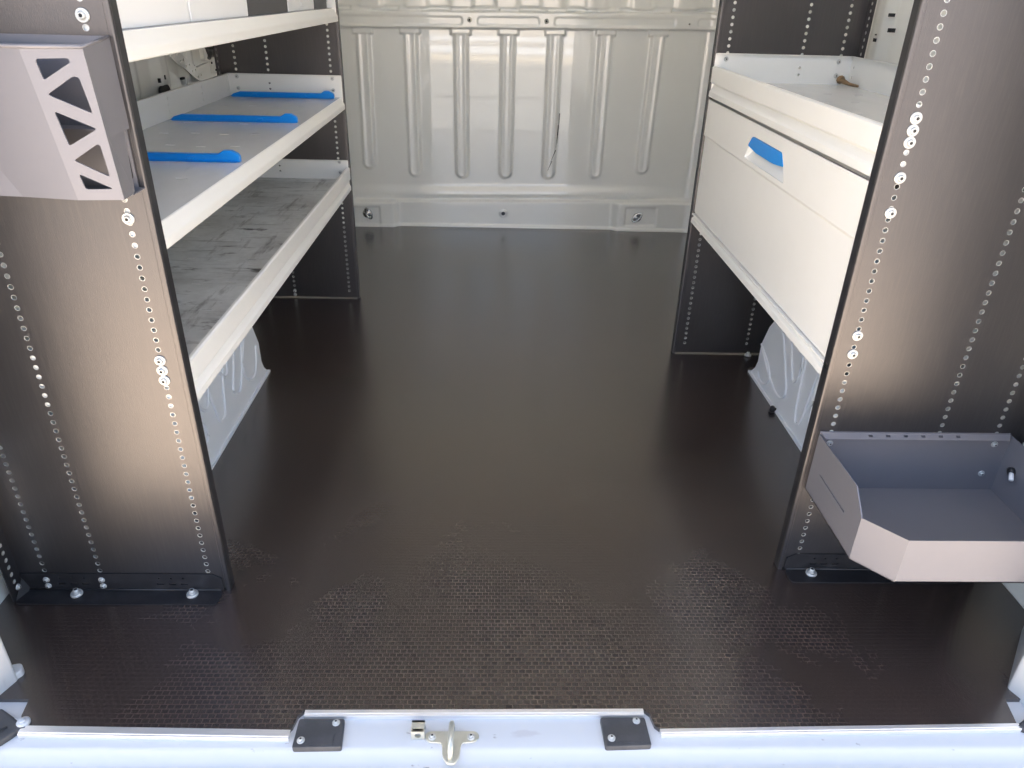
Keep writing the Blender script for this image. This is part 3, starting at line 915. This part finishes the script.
divider('middle one of three blue plastic dividers on the white shelf', 2.008, -0.832, -0.508, SZ2 + 0.0005)
divider('blue plastic divider farthest back, lying against the shelf end flange', 2.488, -0.830, -0.506, SZ2 + 0.0005)

# ------------------------------------------------------------------ bins on the top shelf
def bin_(label, ya, yb, xf, m, h=0.20, d=0.30, group=None, kind='plain'):
    z = SZ1 + 0.0005
    t = thing('storage_bin', label, 'storage bin', ((xf - d / 2), (ya + yb) / 2, z), group)
    b = MB()
    g = 0.004
    w = 0.003
    ya += 0.0012; yb -= 0.0012
    b.box((xf, ya, z), (xf - d, yb, z + w))
    b.hexa([(xf, ya, z), (xf, yb, z), (xf - w, yb, z), (xf - w, ya, z)], [(xf + 0.004, ya, z + h), (xf + 0.004, yb, z + h), (xf - w + 0.004, yb, z + h), (xf - w + 0.004, ya, z + h)])
    b.box((xf - d, ya, z), (xf - d + w, yb, z + h))
    b.box((xf, ya, z), (xf - d, ya + w, z + h))
    b.box((xf, yb - w, z), (xf - d, yb, z + h))
    b.build('tub', m, t, bevel=0.0015)
    b = MB()
    b.box((xf + 0.007, ya, z + h - 0.012), (xf - 0.004, yb, z + h))
    b.build('rim', m, t, bevel=0.001)
    if kind == 'ridge':
        b = MB(); b.box((xf + 0.002, (ya + yb) / 2 - 0.012, z + 0.01), (xf - 0.001, (ya + yb) / 2 + 0.012, z + h - 0.02)); b.build('ridge', m, t, bevel=0.001)
    return t
bin_('white storage bin on the top left shelf, nearest the open rear doors', 1.070, 1.372, -0.506, M['bin_white'], group='bins on the top left shelf')
bin_('white bin on the top left shelf between another white bin and a dark bin', 1.376, 1.697, -0.506, M['bin_white'], group='bins on the top left shelf')
bin_('wide dark grey bin on the top left shelf beside the white bins', 1.702, 2.030, -0.508, M['dark_bin'], group='bins on the top left shelf')
bin_('narrow white bin with a raised ridge, between two dark bins on the top shelf', 2.035, 2.325, -0.508, M['bin_white'], group='bins on the top left shelf', kind='ridge')
bin_('narrow dark grey bin at the far end of the top left shelf', 2.330, 2.500, -0.508, M['dark_bin'], group='bins on the top left shelf')

# ------------------------------------------------------------------ grey lattice holder on the left panel
Yf = 0.966
hold = thing('bottle_holder', 'grey metal holder with triangular cut-outs hung on the left end panel', 'holder', (-0.60, 1.0, 0.745))
tri = [[(-0.548, 0.915), (-0.509, 0.9165), (-0.507, 0.912), (-0.544, 0.891)],
       [(-0.544, 0.875), (-0.508, 0.8965), (-0.501, 0.8955), (-0.4945, 0.854)],
       [(-0.541, 0.856), (-0.4935, 0.836), (-0.533, 0.8145)],
       [(-0.532, 0.797), (-0.498, 0.8175), (-0.4945, 0.816), (-0.491, 0.777)],
       [(-0.530, 0.7805), (-0.490, 0.762), (-0.526, 0.7605)]]
b = MB()
band = ccw([(-0.564, 0.9275), (-0.489, 0.9285), (-0.4795, 0.748), (-0.539, 0.7465)])
b.plate(band, [ccw(round_poly(t, 0.004)) for t in tri], lambda u, v, w: (u, Yf + w, v), 0.0022)
f1 = b.build('lattice_front', M['grey_coat'], hold)
b = MB()
# left wing slopes back a little towards the panel, then further
W = [(-0.564, Yf, 0.9275), (-0.539, Yf, 0.7465), (-0.618, Yf + 0.016, 0.7455), (-0.680, Yf + 0.026, 0.840), (-0.680, Yf + 0.026, 0.9270)]
b.hexa(W, [(p[0], p[1] + 0.002, p[2]) for p in W])
W2 = [(-0.618, Yf + 0.016, 0.7455), (-0.680, Yf + 0.026, 0.840), (-0.82, Yf + 0.030, 0.840), (-0.82, Yf + 0.034, 0.7455)]
b.hexa(W2, [(p[0], p[1] + 0.002, p[2]) for p in W2])
W3 = [(-0.680, Yf + 0.026, 0.9270), (-0.680, Yf + 0.026, 0.840), (-0.82, Yf + 0.030, 0.840), (-0.82, Yf + 0.030, 0.9270)]
b.hexa(W3, [(p[0], p[1] + 0.002, p[2]) for p in W3])
b.build('front_panel', M['grey_coat'], hold)
b = MB()
# side cheek: wide above, notched lower part, follows the slant of the front
def ck(p, dx): return (p[0] + dx, p[1], p[2])
A = [(-0.489, Yf + 0.0023, 0.9285), (-0.489, YL0 - 0.002, 0.936), (-0.486, YL0 - 0.006, 0.826), (-0.485, Yf + 0.008, 0.824), (-0.4835, Yf + 0.0023, 0.824)]
b.hexa(A, [ck(p, -0.002) for p in A])
B = [(-0.4838, Yf + 0.0023, 0.824), (-0.4850, Yf + 0.006, 0.824), (-0.4880, YL0 - 0.018, 0.826), (-0.4855, YL0 - 0.03, 0.746), (-0.4795, Yf + 0.0023, 0.748)]
b.hexa(B, [ck(p, -0.002) for p in B])
b.build('side_cheek', M['grey_coat'], hold)
b = MB()
b.box((-0.82, YL0 - 0.0028, 0.745), (-0.492, YL0 - 0.0008, 0.937))             # back plate
b.box((-0.82, Yf + 0.036, 0.745), (-0.484, YL0 - 0.001, 0.747))               # floor
b.box((-0.82, Yf + 0.045, 0.826), (-0.492, YL0 - 0.001, 0.828))                # inner shelf
b.tube([(-0.82, Yf + 0.031, 0.928), (-0.680, Yf + 0.027, 0.928), (-0.564, Yf, 0.9285), (-0.4895, Yf, 0.9295)], 0.0028, 8)
b.tube([(-0.4895, Yf, 0.9295), (-0.4895, YL0 - 0.003, 0.9365)], 0.0022, 8)
b.build('shell', M['grey_coat'], hold)
b = MB(); b.prism(rrect(-0.506, 0.758, -0.496, 0.792, 0.004), 'y', YL0 - 0.0045, YL0 - 0.0029)
b.build('slot', M['dark_hole'], hold)

# ------------------------------------------------------------------ grey tray on the right panel
tray = thing('parts_tray', 'open grey steel tray with cut corners fixed low on the right panel', 'tray', (0.76, 0.98, 0.198))
x0, x1 = 0.586, 0.938
yb, yk, yf = YR0 - 0.002, 0.911, 0.857
zb = 0.198
b = MB()
fpz = [(x0, yb), (x0, yk), (0.635, yf), (0.889, yf), (x1, yk), (x1, yb)]
b.prism(fpz, 'z', zb, zb + 0.002)
t = 0.002
# left cheek, with the slot
ol = [(yb, zb), (yk, zb), (yk, 0.281), (0.949, 0.316), (yb, 0.316)]
sl = []
d = Vector((0.960 - 1.066, 0.256 - 0.2565))
sl.append(ccw([(1.066, 0.2535), (0.962, 0.2505), (0.962, 0.2545), (1.066, 0.2560)]))
b.plate(ccw(ol), sl, lambda u, v, w: (x0 + w, u, v), t)
b.plate(ccw(ol), [], lambda u, v, w: (x1 - w, u, v), t)
for (xa, ya), (xb_, yb_) in (((x0, yk), (0.635, yf)), ((0.635, yf), (0.889, yf)), ((0.889, yf), (x1, yk))):
    b.hexa([(xa, ya, zb), (xb_, yb_, zb), (xb_ * 0.995 + 0.76 * 0.005, yb_ + t, zb), (xa * 0.995 + 0.76 * 0.005, ya + t, zb)],
           [(xa, ya, 0.281), (xb_, yb_, 0.281), (xb_ * 0.995 + 0.76 * 0.005, yb_ + t, 0.281), (xa * 0.995 + 0.76 * 0.005, ya + t, 0.281)])
b.build('tray_body', M['grey_coat'], tray)
b = MB()
slots = [rrect(0.664 + 0.0305 * k, 0.3075, 0.672 + 0.0305 * k, 0.3115, 0.0008, 2) for k in range(6)]
bo = [(x0 + 0.001, zb), (x1 + 0.008, zb), (x1 + 0.008, 0.306), (x1 - 0.006, 0.322), (x0 + 0.001, 0.322)]
b.plate(ccw(bo), [], lambda u, v, w: (u, yb - 0.001 + w, v), 0.002)
# folded top ledge with slots leaning forward
b.plate(ccw([(x0 + 0.002, 0.0), (x1 - 0.006, 0.0), (x1 - 0.012, 0.013), (x0 + 0.008, 0.013)]),
        [rrect(0.672 + 0.0318 * k, 0.004, 0.680 + 0.0318 * k, 0.0085, 0.0008, 2) for k in range(6)],
        lambda u, v, w: (u, yb - v * 0.9, 0.321 - v * 0.55 - w), 0.0015)
b.build('back_plate', M['grey_coat'], tray)
for p in ((0.608, 0.299), (0.909, 0.300), (0.906, 0.236)):
    put(BOLT_S, 'bolt', (p[0], yb - 0.0012, p[1]), (0, -1, 0), tray)
b = MB(); b.lathe([(0.008, 0), (0.008, 0.006), (0.004, 0.008)], (x1 - t, 1.07, 0.262), (-1, 0, 0), 12)
b.tube([(x1 - t - 0.002, 1.07, 0.262), (x1 - t - 0.014, 1.05, 0.258)], 0.004, 8, 1)
b.build('side_fixing', [M['black'], M['bin_white']], tray)

# ------------------------------------------------------------------ lashing rings
def lashing(label, x, z, lean):
    y = YW - 0.0465
    t = thing('lashing_ring', label, 'lashing ring', (x, y, z), 'lashing rings at the foot of the bulkhead')
    b = MB(); b.lathe([(0.021, -0.004), (0.021, 0.003), (0.018, 0.006)], (x, y, z), (0, -1, 0), 18)
    b.lathe([(0.009, 0.004), (0.009, 0.010), (0.005, 0.013)], (x, y, z), (0, -1, 0), 12)
    b.build('base_disc', M['steel'], t)
    pts = []
    for k in range(20):
        a = 2 * PI * k / 20
        px, pz = 0.012 * math.cos(a), 0.026 * math.sin(a)
        ca, sa = math.cos(lean), math.sin(lean)
        pts.append((x + 0.008 * (1 if lean > 0 else -0.4) + px * ca - pz * sa, y - 0.014 - 0.3 * px, z + px * sa + pz * ca + 0.003))
    b = MB(); b.tube(pts, 0.0045, 8, closed=True)
    b.build('ring', M['steel'], t)
lashing('metal lashing ring at the left foot of the white bulkhead', -0.592, 0.060, 0.45)
lashing('metal lashing ring at the right foot of the white bulkhead', 0.684, 0.064, -0.85)

# ------------------------------------------------------------------ hardware on the sill
ZS = -0.007
def pad(label, quad, screws, sign):
    cx = sum(p[0] for p in quad) / 4; cy = sum(p[1] for p in quad) / 4
    t = thing('bump_pad', label, 'rubber pad', (cx, cy, ZS), 'rubber pads on the sill')
    b = MB(); b.prism(round_poly(quad, 0.004), 'z', ZS - 0.004, ZS + 0.007)
    b.build('pad', M['rubber'], t, bevel=0.0015)
    b = MB(); ix, iy = cx + 0.003, cy - 0.010
    b.prism(rrect(ix - 0.019, iy - 0.010, ix + 0.020, iy + 0.008, 0.002), 'z', ZS + 0.0068, ZS + 0.0082)
    b.build('raised_face', M['rubber'], t)
    for p in screws: put(BOLT_S, 'screw', (p[0], p[1], ZS + 0.007), (0, 0, 1), t)
pad('black rubber pad with two screws on the left of the sill', [(-0.290, 0.765), (-0.220, 0.765), (-0.2165, 0.716), (-0.290, 0.715)], ((-0.232, 0.757), (-0.279, 0.727)), 1)
pad('black rubber pad with two screws on the right of the sill', [(0.177, 0.767), (0.2475, 0.767), (0.2495, 0.718), (0.179, 0.716)], ((0.233, 0.760), (0.190, 0.730)), -1)
st = thing('door_striker', 'galvanised T-shaped door striker screwed to the middle of the sill', 'door striker', (-0.053, 0.735, ZS))
b = MB()
T = [(-0.094, 0.741), (-0.094, 0.733), (-0.087, 0.727), (-0.070, 0.726), (-0.067, 0.722), (-0.066, 0.704), (-0.058, 0.692), (-0.047, 0.692), (-0.040, 0.704), (-0.039, 0.722), (-0.036, 0.726), (-0.020, 0.727), (-0.012, 0.733), (-0.012, 0.741), (-0.018, 0.746), (-0.088, 0.746)]
b.prism(round_poly(list(reversed(T)), 0.004, 3), 'z', ZS - 0.002, ZS + 0.0025)
b.build('plate', M['zinc'], st, bevel=0.0008)
b = MB(); b.tube([(-0.0535, 0.752, ZS), (-0.0535, 0.748, ZS + 0.018), (-0.0535, 0.738, ZS + 0.024), (-0.0535, 0.712, ZS + 0.022), (-0.0535, 0.702, ZS + 0.014), (-0.0535, 0.699, ZS)], 0.0042, 10)
b.build('hoop', M['zinc'], st)
for x in (-0.083, -0.024): put(BOLT_S, 'screw', (x, 0.736, ZS + 0.0025), (0, 0, 1), st)
lk = thing('lock_block', 'small square metal lock block with a hole, left of the door striker', 'lock block', (-0.105, 0.738, ZS))
b = MB()
b.plate(ccw(rrect(-0.1145, ZS - 0.002, -0.0945, ZS + 0.020, 0.002)), [circ(-0.1045, ZS + 0.009, 0.0052, 12)], lambda u, v, w: (u, 0.733 + w, v), 0.004)
b.box((-0.1145, 0.733, ZS + 0.018), (-0.0945, 0.752, ZS + 0.020))
b.box((-0.1145, 0.748, ZS - 0.002), (-0.0945, 0.752, ZS + 0.020))
b.build('housing', M['zinc'], lk, bevel=0.0008)

# black hinge covers at the lower corners
def hinge(label, s, cx):
    t = thing('hinge_cover', label, 'hinge cover', (cx, 0.735, -0.05), 'black hinge covers beside the sill')
    b = MB()
    P = [(0.015, 0.748), (-0.002, 0.742), (-0.008, 0.733), (-0.030, 0.707), (-0.085, 0.690), (-0.085, 0.775), (-0.045, 0.782)]
    b.prism([(cx - s * p[0] * -1, p[1]) if False else (cx + s * p[0], p[1]) for p in P], 'z', -0.055, 0.003)
    b.build('shell', M['rubber'], t, bevel=0.004)
    b = MB()
    for k in range(3):
        o = 0.012 + 0.013 * k
        b.tube([(cx - s * (0.006 + o), 0.752 - 0.3 * o, 0.004), (cx - s * (0.034 + o), 0.716 - 0.2 * o, 0.004)], 0.0025, 6)
    b.build('rib', M['rubber'], t)
    return t
hinge('ribbed black hinge cover at the left end of the sill', 1, -0.705)
hinge('black hinge cover at the right end of the sill', -1, 0.842)

# ------------------------------------------------------------------ loose bits
b = MB()
b.tube([(0.914, 2.078, SZR + 0.012), (0.918, 2.070, SZR + 0.011), (0.926, 2.045, SZR + 0.006), (0.933, 2.010, SZR + 0.005)], [0.005, 0.007, 0.004, 0.003], 8)
b.lathe([(0.004, 0), (0.011, 0.003), (0.011, 0.006), (0.004, 0.008)], (0.914, 2.074, SZR + 0.012), (0.2, 0.8, 0.3), 10)
tw = b.build('scrap_screw', M['twig'])
re_origin(tw, (0.918, 2.04, SZR)); tag(tw, 'rusty brown screw lying in the back corner of the right shelf', 'screw')
b = MB(); b.lathe([(0.007, -0.001), (0.0085, 0.004), (0.007, 0.012), (0.0045, 0.016)], (0.770, 1.728, 0.001), (0, 0, 1), 12)
b.tube([(0.770, 1.728, 0.010), (0.778, 1.722, 0.011)], 0.004, 8)
pg = b.build('rubber_plug', M['black'])
re_origin(pg, (0.770, 1.728, 0)); tag(pg, 'small black rubber plug on the floor against the right wheel arch', 'rubber plug')
